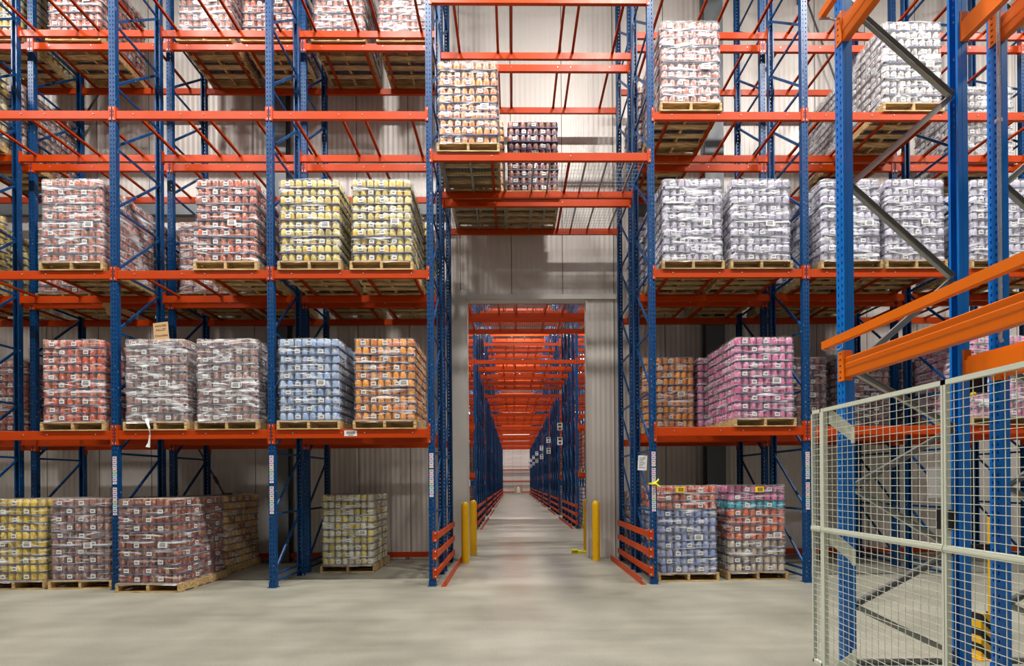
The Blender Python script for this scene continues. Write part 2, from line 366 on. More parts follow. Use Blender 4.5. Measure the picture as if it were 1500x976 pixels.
# ------------------------------------------------------------------ racking
def post_mesh(H, hole=(.014, .026), pitch=.07, mats=None, detailed=True):
    """open C upright, punched face at y=0, lips towards +y"""
    m = MB(); W, D, T = .05, .08, .004
    if detailed:
        for a, b in ((-W, -.030), (-.018, .018), (.030, W)): m.box(a, b, 0, T, 0, H)
        n = int(H/pitch)
        for xa in (-.030, .018):
            z = 0
            for k in range(n):
                zc = (k+.5)*pitch
                m.box(xa, xa+.012, 0, T, z, zc-hole[1]/2); z = zc+hole[1]/2
            m.box(xa, xa+.012, 0, T, z, H)
        m.box(-.012, .012, -.0015, 0, 0, H)               # raised centre rib
    else: m.box(-W, W, 0, T, 0, H)
    m.box(-W, -W+T, T, D, 0, H).box(W-T, W, T, D, 0, H)
    m.box(-W-.002, -W, .026, .046, 0, H).box(W, W+.002, .026, .046, 0, H)
    m.box(-W+T, -W+.022, D-T, D, 0, H).box(W-.022, W-T, D-T, D, 0, H)
    return m.mesh('post', mats or [BLUE])
def base_mesh(mat):
    m = MB(); m.box(-.07, .07, -.03, .11, 0, .008).box(-.056, -.05, -.004, .08, .008, .09).box(.05, .056, -.004, .08, .008, .09).box(-.056, .056, -.006, -.001, .008, .07)
    for x in (-.06, .06): m.tube([(x, .09, .008), (x, .09, .03)], .008, 6, 1)
    return m.mesh('base_plate', [mat, BOLT])
HZ = [.2, 1.17, 2.15, 3.1, 4.08, 5.05, 6.04, 7.02, 8.0, 9.0, 10.0, 11.0, 12.0]
def horiz_mesh(mat, D=DEP): return MB().bar((0, .07, 0), (0, D-.07, 0), .026, .034).mesh('horizontal_brace', [mat])
def diag_mesh(h, mat, D=DEP): return MB().bar((0, .07, .03), (0, D-.07, h-.03), .026, .034).mesh('diagonal_brace', [mat])
H = 12.3
def sticker_strip(n=6, tail=True):
    """column of small shelf-location stickers, reading down"""
    m = MB(); z = 0
    tints = [3, 0, 8, 4, 5, 6, 7][:n]
    idx = [1, 2, 6, 3, 4, 5]
    for k in range(n):
        h = .052
        m.box(-.031, .031, -.0022, -.0005, z-h, z, 0)
        m.box(-.031, .031, -.0026, -.0006, z-h-.014, z-h+.004, 2+[0, 4, 1, 2, 3, 4][k % 6])
        for c in range(7):
            m.box(-.022+c*.0064, -.022+c*.0064+.0028+.0014*(c % 2), -.003, -.0021, z-h+.016, z-.012, 1)
        z -= h+.015
    if tail:
        m.box(-.031, .031, -.0022, -.0005, z-.034, z-.002, 0); m.box(-.012, .012, -.003, -.0021, z-.022, z-.014, 1)
    return m.mesh('location_label', [WHITE, INK]+STK)
STRIP6 = sticker_strip(6); STRIP3 = sticker_strip(3)

def frame(x, y, label, detailed=True, Hh=H, stickers=None, z_extra=None):
    t = thing('upright_frame', label, 'rack frame', (x, y, 0), 0, 'blue upright rack frames')
    pm = cached(('post', detailed, Hh), lambda: post_mesh(Hh, detailed=detailed))
    f = put('post', pm, t); r = put('post', pm, t, (0, DEP, 0), (0, 0, math.pi))
    bm = cached('base', lambda: base_mesh(BLUE))
    put('base_plate', bm, f); put('base_plate', bm, r)
    hm = cached('hz', lambda: horiz_mesh(BLUE))
    put('horizontal_brace', hm, t, (0, 0, .085))
    for z in HZ: put('horizontal_brace', hm, t, (0, 0, z))
    for a, b in zip(HZ, HZ[1:]):
        put('diagonal_brace', cached(('dg', round(b-a, 2)), lambda: diag_mesh(b-a, BLUE)), t, (0, 0, a))
    if stickers:
        for z, s in stickers: put('location_label', s, t, (0, -.002, z))
    return t

def beam_mesh(wd, h, bolts, plate, lab=False):
    """box beam with a step for the supports; end connectors toothed into the posts. x 0..wd, outer face y=0, top z=0"""
    m = MB()
    prof = [(0, -.004), (.004, 0), (.030, 0), (.030, -.035), (.05, -.035), (.05, -h), (.004, -h), (0, -h+.004)]
    m.prism(prof, .006, wd-.006, 0, ax=0)
    for x in bolts:
        m.tube([(x, -.007, -h*.42), (x, 0, -h*.42)], .008, 8, 1)
    return m.mesh('load_beam', [ORANGE, BOLT])
def conn_mesh(ph, side):
    m = MB(); s = side
    a, b = (-.001, .006)
    m.box(min(0, s*.006), max(0, s*.006), -.004, .06, -ph*.72, ph*.28)
    m.box(min(-s*.04, s*.006), max(-s*.04, s*.006), -.0095, -.0035, -ph*.72, ph*.28)
    n = 4 if ph < .28 else 6
    for k in range(n):
        z = -ph*.72+ph*(k+.5)/n
        m.box(-s*.028-.007, -s*.028+.007, -.0115, -.009, z-.009, z+.009, 1 if k in (0, n-1) else 2)
    return m.mesh('beam_connector', [ORANGE, BOLT, DARK])
def sup_mesh(D):
    m = MB(); m.prism([(-.022, -.004), (.022, -.004), (.022, -.034), (.018, -.034), (.018, -.008), (-.018, -.008), (-.018, -.034), (-.022, -.034)], .034, D-.034, 0, ax=1)
    m.box(-.03, .03, .031, .05, -.038, -.002).box(-.03, .03, D-.05, D-.031, -.038, -.002)
    return m.mesh('support_bar', [ORANGE])
def deck_mesh(wd, D):
    m = MB(); n = int(wd/.055)
    for k in range(n+1):
        x = .02+k*(wd-.04)/n
        m.box(x-.0022, x+.0022, .002, D-.002, .002, .006).box(x-.0018, x+.0018, -.003, 0, -.012, .004)
    n = int(D/.105)
    for k in range(n+1):
        y = .02+k*(D-.04)/n
        m.box(.01, wd-.01, y-.0022, y+.0022, -.002, .002)
    return m.mesh('wire_deck', [ZINC])
def chan_mesh(D): return MB().prism([(-.016, -.003), (.016, -.003), (.016, -.028), (-.016, -.028)], .034, D-.034, 0, ax=1).mesh('deck_channel', [ZINC])

def shelf(x0, x1, y, z, label, tunnel=False, deck=False, big=False, D=DEP, simple=False, tagx=None, bars=None):
    a, b = x0+.05, x1-.05; wd = b-a; h = .14 if big else .13; ph = .32 if big else .22
    t = thing('rack_shelf', label, 'rack shelf', (a, y, z), 0, 'orange rack shelf levels')
    if bars is None: bars = (.10, .30, .37, .62, .69, .9) if tunnel else (.12, .435, .586, .90)
    if deck: bars = (.275, .64)
    bx = [f*wd for f in bars]
    bm = cached(('beam', round(wd, 2), big, tunnel, deck), lambda: beam_mesh(wd, h, bx, ph))
    f = put('load_beam', bm, t); r = put('load_beam', bm, t, (wd, D, 0), (0, 0, math.pi))
    if not simple:
        cl = cached(('cn', ph, -1), lambda: conn_mesh(ph, -1)); 
        cr = cached(('cn', ph, 1), lambda: conn_mesh(ph, 1))
        # left end overlaps the post on its left, right end the post on its right
        for bmo in (f, r):
            put('beam_connector', cr, bmo, (.0, 0, 0)); put('beam_connector', cl, bmo, (wd, 0, 0))
    sm = cached(('sup', round(D, 2)), lambda: sup_mesh(D))
    for xx in bx: put('support_bar', sm, t, (xx, 0, 0))
    if deck:
        dm = cached(('deck', round(wd, 2)), lambda: deck_mesh(wd, D)); put('wire_deck', dm, t)
        cm = cached('chan', lambda: chan_mesh(D))
        for k in (.04, .17, .33, .47, .55, .72, .82, .95): put('deck_channel', cm, t, (k*wd, 0, 0))
    if tagx is not None:
        m = MB(); m.box(-.10, .10, -.002, 0, -.045, .045, 0)
        for k in range(13): m.box(-.066+k*.0105, -.066+k*.0105+.004+.002*(k % 3), -.003, -.0018, -.012, .032, 1)
        m.box(-.04, .04, -.003, -.0018, -.034, -.024, 1)
        put('beam_label', m.mesh('beam_label', [WHITE, INK]), t, (tagx-a, 0, -.066))['label'] = 'white barcode label stuck on the beam'
    return t
ROW = {Y0: 'front row', Y1: 'back row'}
ORD = {1: 'lowest', 2: 'second', 3: 'third', 4: 'fourth'}
bayname = {0: 'bay at the far left edge', 1: 'third bay left of tunnel', 2: 'second bay left of tunnel', 3: 'bay just left of tunnel',
           5: 'bay just right of tunnel', 6: 'second bay right of tunnel', 7: 'third bay right of tunnel', 8: 'fourth bay right of tunnel'}
side6 = [(2.10, STRIP6), (1.61, STRIP6)]
fr_names = ['at the far left edge', 'fourth left of the tunnel', 'third left of the tunnel', 'second left of the tunnel', 'at the left edge of the tunnel',
            'at the right edge of the tunnel', 'second right of the tunnel', 'third right of the tunnel', 'fourth right of the tunnel', 'fifth right of the tunnel']
for i, x in enumerate(XS[:9]):
    st = {2: side6, 3: side6, 4: [(2.12, STRIP3), (1.86, STRIP6)], 5: [(2.12, STRIP3), (1.86, STRIP3), (1.60, STRIP6)], 6: side6}.get(i)
    frame(x, Y0, 'blue upright frame of the front rack row, %s' % fr_names[i], stickers=st)
    frame(x, Y1, 'blue upright frame of the back rack row, %s' % fr_names[i])
for i in (0, 1, 2, 3, 5, 6, 7):
    for y in (Y0, Y1):
        for l in (1, 2, 3, 4):
            shelf(XS[i], XS[i+1], y, LV[l], 'orange shelf, %s level of %s, %s' % (ORD[l], ROW[y], bayname[i]), big=(l == 1),
                  tagx=-2.57 if (i == 3 and y == Y0 and l == 1) else None)
for y in (Y0, Y1):
    shelf(XS[4], XS[5], y, TA, 'orange shelf with wire mesh deck above the tunnel, %s' % ROW[y], deck=True)
    shelf(XS[4], XS[5], y, TB, 'long orange shelf high above the mesh-decked tunnel shelf, %s' % ROW[y], tunnel=True)

# tunnel guard rails and floor angles
def guard(x, s, y0, L, label, group, simple=False, joint=None):
    """three rails along the tunnel side (s = side the rails stand on) and an angle bolted to the floor"""
    t = thing('aisle_guard', label, 'guard rail', (x, y0, 0), 0, group)
    for z in (.21, .50, .79):
        m = MB(); m.box(min(0, s*.03), max(0, s*.03), .03, L, z-.05, z+.05)
        for k in (0,) if not joint else (0, joint):
            m.box(min(-s*.045, s*.034), max(-s*.045, s*.034), k-.012, k+.004, z-.085, z+.085, 0)
            for dz in (-.055, .055): m.tube([(s*.0, k-.022, z+dz), (s*.0, k-.008, z+dz)], .013, 8, 1)
        put('guard_rail', m.mesh('guard_rail', [ORANGE, BOLT]), t)
    m = MB(); m.box(min(s*.16, s*.168), max(s*.16, s*.168), -.05, L+.05, 0, .12).box(min(s*.09, s*.162), max(s*.09, s*.162), -.05, L+.05, 0, .008)
    put('floor_angle', m.mesh('floor_angle', [ORANGE]), t)
    return t
guard(XS[4]+.055, 1, Y0, 2.40, 'orange three-rail guard along the left side of the tunnel', 'orange aisle guards')
guard(XS[5]-.055, -1, Y0, 2.40, 'orange three-rail guard along the right side of the tunnel', 'orange aisle guards')

# wall kerb beams
for a, b, s in ((-13, -1.36, 'left'), (2.36, 13, 'right')):
    o = put('wall_guard_beam', MB().prism([(0, 0), (.06, 0), (.06, .1), (.04, .11), (0, .11)], 0, b-a, 0, ax=0).mesh('wall_guard_beam', [ORANGE]), None, (a, YW-.15, .06))
    tag(o, 'red-orange beam laid along the foot of the back wall, %s of the doorway' % s, 'guard beam', 'wall guard beams')
    f = MB()
    for k in range(5): f.box(.3+k*2.6, .36+k*2.6, .0, .14, -.06, 0)
    put('beam_foot', f.mesh('beam_foot', [GREYST]), o)
# bracing rods on the wall
for p, q, l in (((-7.0, 3.05), (-6.1, 1.4), 'dark steel bracing rod behind the chocolate tins at floor level, left'), ((-7.9, 11.2), (-9.4, 8.75), 'dark steel bracing rod high on the back wall, left'),
                ((6.35, 12.1), (7.6, 8.6), 'dark steel bracing rod high on the back wall, right')):
    m = MB().tube([(p[0], YW-.18, p[1]), (q[0], YW-.18, q[1])], .018, 8); d = (Vector((q[0]-p[0], 0, q[1]-p[1]))*.75)
    m.tube([(p[0]+d.x, YW-.18, p[1]+d.z), (p[0]+d.x*1.12, YW-.18, p[1]+d.z*1.12)], .035, 8)
    for e_ in (p, q): m.box(e_[0]-.06, e_[0]+.06, YW-.2, YW-.001, e_[1]-.06, e_[1]+.06)
    tag(put('bracing_rod', m.mesh('bracing_rod', [ROD])), l, 'bracing rod', 'wall bracing rods')
# bollards
bo = MB().lathe(0, 0, [(.078, 0), (.078, 1.15), (.072, 1.2), (.05, 1.235), (.001, 1.25)], 24).mesh('bollard', [YELLOW], True)
for x, y, l in ((-.985, 10.3, 'yellow bollard left of the doorway, nearer one'), (-.90, 11.35, 'yellow bollard left of the doorway, just behind the wall'),
                (1.73, 10.42, 'yellow bollard right of the doorway, nearer one'), (1.71, 11.6, 'yellow bollard right of the doorway, just behind the wall')):
    tag(put('bollard', bo, None, (x, y, 0)), l, 'bollard', 'yellow bollards')
m = MB().box(-.26, -.11, -.05, .05, 0, .09, 0).box(-.13, .09, -.03, .03, 0, .03, 0)
for k in (-.24, -.19, -.145): m.box(k-.013, k+.013, -.053, -.05, .02, .065, 1)
m.tube([(-.12, 0, .045), (.1, 0, .035)], .025, 8)
tag(put('floor_lock', m.mesh('floor_lock', [YRIB, BLACK])), 'small yellow and black device on the floor beside the right bollard', 'door stop').location = (1.60, 11.45, 0)

# ------------------------------------------------------------------ pallets and loads
def pallet_mesh(seed, W=1.0, D=1.2):
    rr = random.Random(seed); m = MB()
    for x in (-W/2+.02, 0, W/2-.02): m.box(x-.02, x+.02, 0, D, .018, .122)
    y = 0
    for k, w in enumerate((.14, .09, .09, .09, .09, .09, .14)):
        y = [0, .18, .355, .54, .725, .905, 1.06][k]+rr.uniform(-.008, .008)*(0 < k < 6)
        m.box(-W/2+rr.uniform(0, .006), W/2-rr.uniform(0, .006), y, y+w, .122, .14)
    for y, w in ((0, .14), (.33, .1), (.55, .1), (.77, .1), (1.06, .14)):
        m.box(-W/2+rr.uniform(0, .006), W/2-rr.uniform(0, .006), y, y+w, 0, .018)
    return m.mesh('pallet', [WOOD])
PAL = [pallet_mesh(s) for s in range(4)]
LW, LD, LH = .94, 1.17, .13
def layer_mesh(seed, parity, labels=True):
    rr = random.Random(seed); m = MB(); r = .0575; nx, ny = 8, 10; px, py = LW/nx, LD/ny
    tin = {}
    def can(cx, cy):
        f0 = len(m.f); jx, jy = rr.uniform(-.003, .003), rr.uniform(-.003, .003)
        m.lathe(cx+jx, cy+jy, [(r*.98, .010), (r, .014), (r, .108), (r*.97, .115), (r*.91, .120), (r*.91, .125), (r*.86, .125)], 14, 1, [2, 1, 1, 1, 2, 2, 2])
        c = (rr.random(), rr.random(), rr.random(), 1)
        for k in range(f0, len(m.f)): tin[k] = c
    for i in range(nx):
        for j in (0, ny-1): can(-LW/2+(i+.5)*px, (j+.5)*py)
    for j in range(1, ny-1):
        for i in (0, nx-1): can(-LW/2+(i+.5)*px, (j+.5)*py)
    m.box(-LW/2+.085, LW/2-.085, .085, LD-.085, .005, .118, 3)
    # tray: board below, low film-wrapped rim round it
    m.box(-LW/2, LW/2, 0, LD, 0, .006, 0)
    for a in ((-LW/2, LW/2, -.002, .003), (-LW/2, LW/2, LD-.003, LD+.002)): m.box(a[0], a[1], a[2], a[3], 0, .013, 0)
    m.box(-LW/2-.002, -LW/2+.003, 0, LD, 0, .013, 0).box(LW/2-.003, LW/2+.002, 0, LD, 0, .013, 0)
    def lab(c, z, w, h, ax, s):
        d = .0022
        if ax == 'f':
            m.box(c-w/2, c+w/2, -.005, -.001, z, z+h, 4)
            for k in range(6): m.box(c-w*.32+k*w*.11, c-w*.32+k*w*.11+w*.06, -.0062, -.0048, z+h*.3, z+h*.72, 5)
        else:
            x = s*(LW/2+.003)
            m.box(x-.002, x+.002, c-w/2, c+w/2, z, z+h, 4)
            x = s*(LW/2+.0055)
            for k in range(6): m.box(x-.0007, x+.0007, c-w*.32+k*w*.11, c-w*.32+k*w*.11+w*.06, z+h*.3, z+h*.72, 5)
    if labels:
        for i in ((1.15, 4.2) if parity else (2.6, 5.7)):
            lab(-LW/2+(i+rr.uniform(-.1, .1))*px, .03, .078, .062, 'f', 0)
        for i in ((2, 6.3) if parity else (3.6, 8.2)):
            for s in (-1, 1): lab((i+rr.uniform(-.2, .2))*py, .03, .078, .062, 's', s)
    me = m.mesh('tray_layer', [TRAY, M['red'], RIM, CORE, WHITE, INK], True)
    ca = me.color_attributes.new('tin', 'FLOAT_COLOR', 'CORNER')
    buf = []
    for p in me.polygons:
        c = tin.get(p.index, (.5, .5, .5, 1)); buf += list(c)*p.loop_total
    ca.data.foreach_set('color', buf)
    return me
LAY = [[layer_mesh(10+s, 0) for s in range(2)], [layer_mesh(20+s, 1) for s in range(2)]]

def film_mesh(seed, n):
    rr = random.Random(seed); m = MB(); W, D = LW/2+.012, LD; Ht = n*LH; rc = .045
    per = []
    def seg(a, b, k):
        for i in range(k): per.append((a[0]+(b[0]-a[0])*i/k, a[1]+(b[1]-a[1])*i/k))
    y0, y1 = -.012, D+.012
    seg((-W+rc, y0), (W-rc, y0), 26); seg((W-rc, y0), (W, y0+rc), 3)
    seg((W, y0+rc), (W, y1-rc), 26); seg((W, y1-rc), (W-rc, y1), 3)
    seg((W-rc, y1), (-W+rc, y1), 26); seg((-W+rc, y1), (-W, y1-rc), 3)
    seg((-W, y1-rc), (-W, y0+rc), 26); seg((-W, y0+rc), (-W+rc, y0), 3)
    K = len(per); cx, cy = 0, D/2
    rows = []; z = -.03
    while z < Ht: rows.append(z); z += LH/4
    rows.append(Ht+.003)
    ph = [rr.uniform(0, 6.28) for _ in range(8)]
    for iz, z in enumerate(rows):
        for k, (x, y) in enumerate(per):
            t = 2*math.pi*k/K; lz = (z % LH)/LH
            e = .006*math.sin(math.pi*min(1, max(0, lz)))+.004*math.sin(7*t+ph[0]+z*9)+.003*math.sin(23*t+ph[1]+z*31)+rr.uniform(-.0022, .0022)
            if z < 0: e += .02*(1+math.sin(5*t+ph[3]))*.4
            dx = 1 if x > W-.02 else -1 if x < -W+.02 else 0; dy = 1 if y > y1-.02 else -1 if y < y0+.02 else 0
            m.v.append((x+dx*max(e, -.006), y+dy*max(e, -.006), z+.004*math.sin(3*t+ph[4])))
    for i in range(len(rows)-1):
        for k in range(K):
            a = i*K+k; b = i*K+(k+1) % K
            m.face((a, b, b+K, a+K))
    top = (len(rows)-1)*K
    # film folded over the top edge
    for k, (x, y) in enumerate(per):
        s = .86; m.v.append((x*s, cy+(y-cy)*s, Ht+.006+rr.uniform(0, .004)))
    for k in range(K): m.face((top+k, top+(k+1) % K, top+K+(k+1) % K, top+K+k))
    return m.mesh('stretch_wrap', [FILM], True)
FILMS = {(s, n): film_mesh(s*31+n, n) for s in range(3) for n in (10, 11)}
PLAB = MB().box(-.068, .068, -.002, .001, -.045, .045, 0)
for k in range(9): PLAB.box(-.048+k*.0105, -.048+k*.0105+.004+.002*(k % 2), -.003, -.0018, -.03, .012, 1)
PLAB.box(-.04, .04, -.003, -.0018, .022, .03, 1)
PLAB = PLAB.mesh('pallet_label', [WHITE, INK])
cnt = 0
def load(label, x, y, z, kinds, heavy=False, rz=0, group='stretch-wrapped pallet loads', film=True, plabel=True, jit=.006, back=False):
    """x = left edge of the pallet front, y = its front edge; kinds = layer colours from the bottom up"""
    global cnt; cnt += 1; rr = random.Random(cnt*13)
    if isinstance(kinds, str): kinds = [kinds]*10
    W = 1.0
    t = thing('pallet_load', label, 'pallet load', (x+W/2, y, z), rz, group)
    put('pallet', PAL[cnt % 4], t)
    hi_ = z > 4
    for k, kd in enumerate(kinds):
        o = put('tray_layer', LAY[k % 2][(cnt+k//2) % 2], t, (rr.uniform(-jit, jit), .015+rr.uniform(-jit, jit), .14+k*LH), (0, 0, rr.uniform(-.006, .006)))
        if hi_ and k % 2 == 0: o.scale = (.978, .982, 1); o.location.y += .01
        o.material_slots[1].link = 'OBJECT'; o.material_slots[1].material = M[kd]
    n = len(kinds)
    tp = put('top_sheet', cached('tops', lambda: MB().box(-LW/2+.03, LW/2-.03, .03, LD-.03, 0, .006).mesh('top_sheet', [TRAYT])), t, (0, .015, .14+n*LH-.01))
    if film:
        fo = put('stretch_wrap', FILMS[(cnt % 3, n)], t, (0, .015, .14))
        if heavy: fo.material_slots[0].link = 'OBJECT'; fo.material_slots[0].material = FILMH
    if plabel:
        p = put('pallet_label', PLAB, t, (rr.uniform(.12, .34), -.02, .14+LH*(4.5 if n == 10 else 4.5)+rr.uniform(-.03, .03)), (0, rr.uniform(-.05, .05), 0))
        p['label'] = 'white barcode label'
    return t
YF, YB = Y0-.02, Y1-.04          # where loads stand in the front and back row
z1, z2, z3, z4 = (LV[k] for k in (1, 2, 3, 4))
# ---- floor level
load('lemon yellow tins on a floor pallet at the far left', -8.44, 8.03, 0, 'lemon')
load('brown tins on a floor pallet between the yellow tins and the blue post', -7.39, 8.03, 0, 'cocoa', heavy=False)
load('dark chocolate-brown tins on a floor pallet pulled out in front of the third frame', -6.10, 7.72, 0, 'brown', rz=R(-1.5))
load('tan tins on a floor pallet behind the dark chocolate-brown load', -6.225, 9.22, 0, 'tan', film=True)
load('pale cream tins on the lone floor pallet left of the tunnel', -3.56, 9.26, 0, 'cream', rz=R(1))
MIXA = load('mixed floor pallet of red tins over blue tins, right of the tunnel', 2.37, 8.14, 0, ['blue2']*8+['red']*3)
MIXB = load('mixed floor pallet of pink, teal, orange and beige tins', 3.54, 8.2, 0, ['bone']*4+['coral']*4+['teal']+['pink']*2)
load('brown tins on a floor pallet behind the red and blue mixed load', 2.32, 9.42, 0, 'plum')
# ---- first level
load('salmon red tins on the lowest shelf at the far left edge, back row', -9.90, YB, z1, 'rose')
load('red-orange tins on the lowest shelf, leftmost whole load there', -7.43, YF, z1, 'red')
load('red-orange tins behind the leftmost whole load of the lowest shelf', -7.43, YB, z1, 'red')
S = load('brown tins under heavy film with a cardboard sign on top', -6.14, YF, z1, 'cocoa', heavy=True)
load('brown tins under heavy film beside the load with the cardboard sign', -5.02, YF, z1, 'cocoa', heavy=True)
load('plum tins behind the brown loads on the lowest shelf', -5.02, YB, z1, 'plum')
load('light blue tins on the lowest shelf left of the tunnel', -3.73, YF, z1, 'blue')
load('light blue tins behind the other light blue load', -3.60, YB, z1, 'blue')
load('orange tins on the lowest shelf next to the tunnel', -2.53, YF, z1, 'orange')
load('amber-brown tins on the lowest shelf just right of the tunnel, back row', 2.43, YB, z1, 'orange')
load('pink tins on the lowest shelf, back row, behind the big pink load', 3.45, YB, z1, 'pink')
load('magenta pink tins on the lowest shelf right of the tunnel, front row', 3.56, YF, z1, 'pink')
load('brown tins on the lowest shelf behind the front post right of the pink load', 4.93, YB, z1, 'plum')
load('dark pink tins behind the foreground rack braces, back row', 7.32, YB, z1, 'plum')
load('dark rose tins behind the foreground rack braces, back row, left one', 6.12, YB, z1, 'plum')
load('pink tins seen between the two right foreground posts', 7.40, YF, z1, 'pink', heavy=True)
# ---- second level
load('yellow tins on the second shelf at the far left edge, front row', -10.05, YF, z2, 'lemon')
load('yellow tins on the second shelf at the far left edge, back row', -10.45, YB, z2, 'yellow')
load('salmon tins on the second shelf, leftmost whole load, front row', -7.43, YF, z2, 'rose', heavy=True)
load('salmon tins behind the posts on the second shelf, back row, far left', -8.72, YB, z2, 'rose', heavy=True)
load('plum tins on the second shelf behind the leftmost salmon load', -7.43, YB, z2, 'plum')
load('salmon tins on the second shelf, back row, left of the tall salmon load', -6.14, YB, z2, 'rose', heavy=True)
load('tall salmon tins on the second shelf beside the yellow tins', -5.02, YF, z2, 'rose')
load('plum tins behind the tall salmon load on the second shelf', -5.02, YB, z2, 'plum')
load('pale yellow tins on the second shelf, left one of the yellow pair', -3.70, YF, z2, 'yellow')
load('pale yellow tins behind the left one of the yellow pair', -3.62, YB, z2, 'yellow')
load('pale yellow tins on the second shelf, right one of the yellow pair', -2.56, YF, z2, 'yellow')
load('pale yellow tins behind the right one of the yellow pair', -2.46, YB, z2, 'yellow')
load('white and lilac tins on the second shelf nearest the tunnel on its right', 2.42, YF, z2, 'lilac', heavy=True)
load('white and lilac tins behind the one nearest the tunnel', 2.40, YB, z2, 'lilac')
load('white and lilac tins on the second shelf, second from the tunnel on its right', 3.52, YF, z2, 'lilac', heavy=True)
load('white and lilac tins behind the second one right of the tunnel', 3.66, YB, z2, 'lilac')
load('white and lilac tins on the second shelf behind the nearest bright blue post', 4.98, YF, z2, 'lilac', heavy=True)
load('white and lilac tins in the back row behind the nearest bright blue post', 4.95, YB, z2, 'lilac')
load('white and lilac tins on the second shelf behind the long foreground brace', 6.03, YF, z2, 'lilac', heavy=True)
load('grey lilac tins in the back row behind the long foreground brace', 6.12, YB, z2, 'taupe')
load('white and lilac tins on the second shelf between the two right foreground posts', 7.42, YF, z2, 'lilac', heavy=True)
load('white tins on the second shelf at the right edge of the view', 8.55, YF, z2, 'lilac', heavy=True)
# ---- third level
load('yellow tins on the third shelf at the far left edge', -10.0, YF, z3, 'yellow')
load('brown tins on the third shelf behind the yellow ones, far left', -9.90, YB, z3, 'cocoa')
load('red-brown tins under glaring film on the third shelf right of the tunnel', 2.40, YF, z3, 'rose', heavy=True)
load('red-brown tins behind the film-wrapped load on the third shelf', 2.36, YB, z3, 'cocoa')
load('silver-grey wrapped load on the third shelf behind the foreground brace', 6.00, YF, z3, 'taupe', heavy=True)
load('silver-grey wrapped load in the back row of the third shelf', 6.05, YB, z3, 'taupe', heavy=True)
load('dark grey wrapped load on the third shelf, back row, right edge', 8.5, YB, z3, 'taupe', heavy=True)
# ---- fourth level, back row
load('yellow tins on the top shelf at the far left edge', -9.95, YB, z4, 'yellow')
load('salmon tins on the top shelf, first from the left', -8.50, YB, z4, 'rose')
load('salmon tins on the top shelf, second from the left', -6.12, YB, z4, 'rose', heavy=True)
load('salmon tins on the top shelf, third from the left', -4.95, YB, z4, 'rose')
load('amber tins on the top shelf, left of the pair next to the tunnel', -3.66, YB, z4, 'rose', heavy=True)
load('salmon tins on the top shelf, right of the pair next to the tunnel', -2.46, YB, z4, 'rose', heavy=True)
# ---- over the tunnel
load('amber tins on the mesh deck over the tunnel, front row', -1.17, YF, TA+.006, 'amber')
load('amber tins on the mesh deck behind the front amber load', -1.09, YB, TA+.006, 'orange')
load('plum-brown tins on the mesh deck in the middle of the tunnel, back row', -.08, YB, TA+.006, 'plum', film=False)

m = MB(); m.prism([(-.10, 0), (.10, 0), (.09, -.10), (.11, -.16), (.02, -.24), (-.03, -.20), (-.06, -.10), (-.12, -.05)], 0, .006, 0, ax=1)
tag(put('cardboard_scrap', m.mesh('cardboard_scrap', [CARD]), None, (-7.20, 9.03, z2-.13)), 'torn brown cardboard flap hanging under the second shelf on the left', 'cardboard')
# cardboard sign, film tail, tags
def text_obj(s, size, parent, loc, mat, rot=(R(90), 0, 0)):
    cu = bpy.data.curves.new('sign_text', 'FONT'); cu.body = s; cu.size = size; cu.extrude = .0008; cu.align_x = 'CENTER'; cu.materials.append(mat)
    tmp = bpy.data.objects.new('t', cu); COL.objects.link(tmp); me = bpy.data.meshes.new_from_object(tmp); me.name = 'sign_text'; bpy.data.objects.remove(tmp); return put('sign_text', me, parent, loc, rot)
cs = put('cardboard_sign', MB().box(-.12, .12, 0, .005, 0, .29).mesh('cardboard_sign', [CARD]), None, (-5.66, 8.16, z1+.14+1.345), (R(-4), R(-7), 0))
tag(cs, 'brown cardboard sign with handwriting standing on the wrapped brown load', 'sign')
for s, zz in (('WINTER', .215), ('PALLET', .15), ('Chocolate', .055)): text_obj(s, .05, cs, (0, -.0012, zz), INK)
tl = MB().tube([(-5.74, YF-.03, z1+.16), (-5.70, YF-.07, z1+.10), (-5.655, YF-.10, z1+.02), (-5.66, YF-.08, z1-.08), (-5.68, YF-.07, z1-.2), (-5.70, YF-.07, z1-.27)], .012, 8, rads=[.03, .02, .013, .01, .014, .03])
tag(put('film_tail', tl.mesh('film_tail', [WHITE], True)), 'loose twisted tail of white stretch film hanging over the beam', 'stretch film tail')
rb = MB()
rb.box(-.065, .055, -.012, -.004, -.014, .014); rb.box(-.065, -.06, -.01, .08, -.012, .012); rb.box(.053, .058, -.01, .08, -.012, .012)
rb.tube([(.02, -.015, 0), (.06, -.03, .05), (.07, -.03, .075)], .014, 6, rads=[.012, .018, .008]); rb.tube([(.02, -.015, 0), (.07, -.03, -.04), (.09, -.03, -.06)], .014, 6, rads=[.012, .018, .008])
rb.tube([(-.01, -.018, 0), (.035, -.022, -.006)], .02, 8)
tag(put('ribbon', rb.mesh('ribbon', [YRIB], True), None, (XS[5], Y0-.002, 1.61)), 'yellow ribbon knotted round the post right of the tunnel', 'ribbon')
def ytag(P, dx, z, l):
    m = MB().box(-.07, .07, -.003, 0, -.045, .045, 0)
    for k in range(6): m.box(-.03+k*.0145, -.03+k*.0145+.009, -.004, -.0028, -.03, .03, 1)
    put('yellow_tag', m.mesh('yellow_tag', [YTAG, INK]), P, (dx, -.02, z))['label'] = l
ytag(MIXA, -.14, 1.505, 'yellow tag with black bars')
ytag(MIXB, .02, 1.50, 'yellow tag with black bars')
m = MB().box(-.075, .075, 0, .003, -.25, 0, 0)
for k in range(7): m.box(-.055, .045-.02*(k % 3), -.0012, 0, -.045-k*.027, -.038-k*.027, 1)
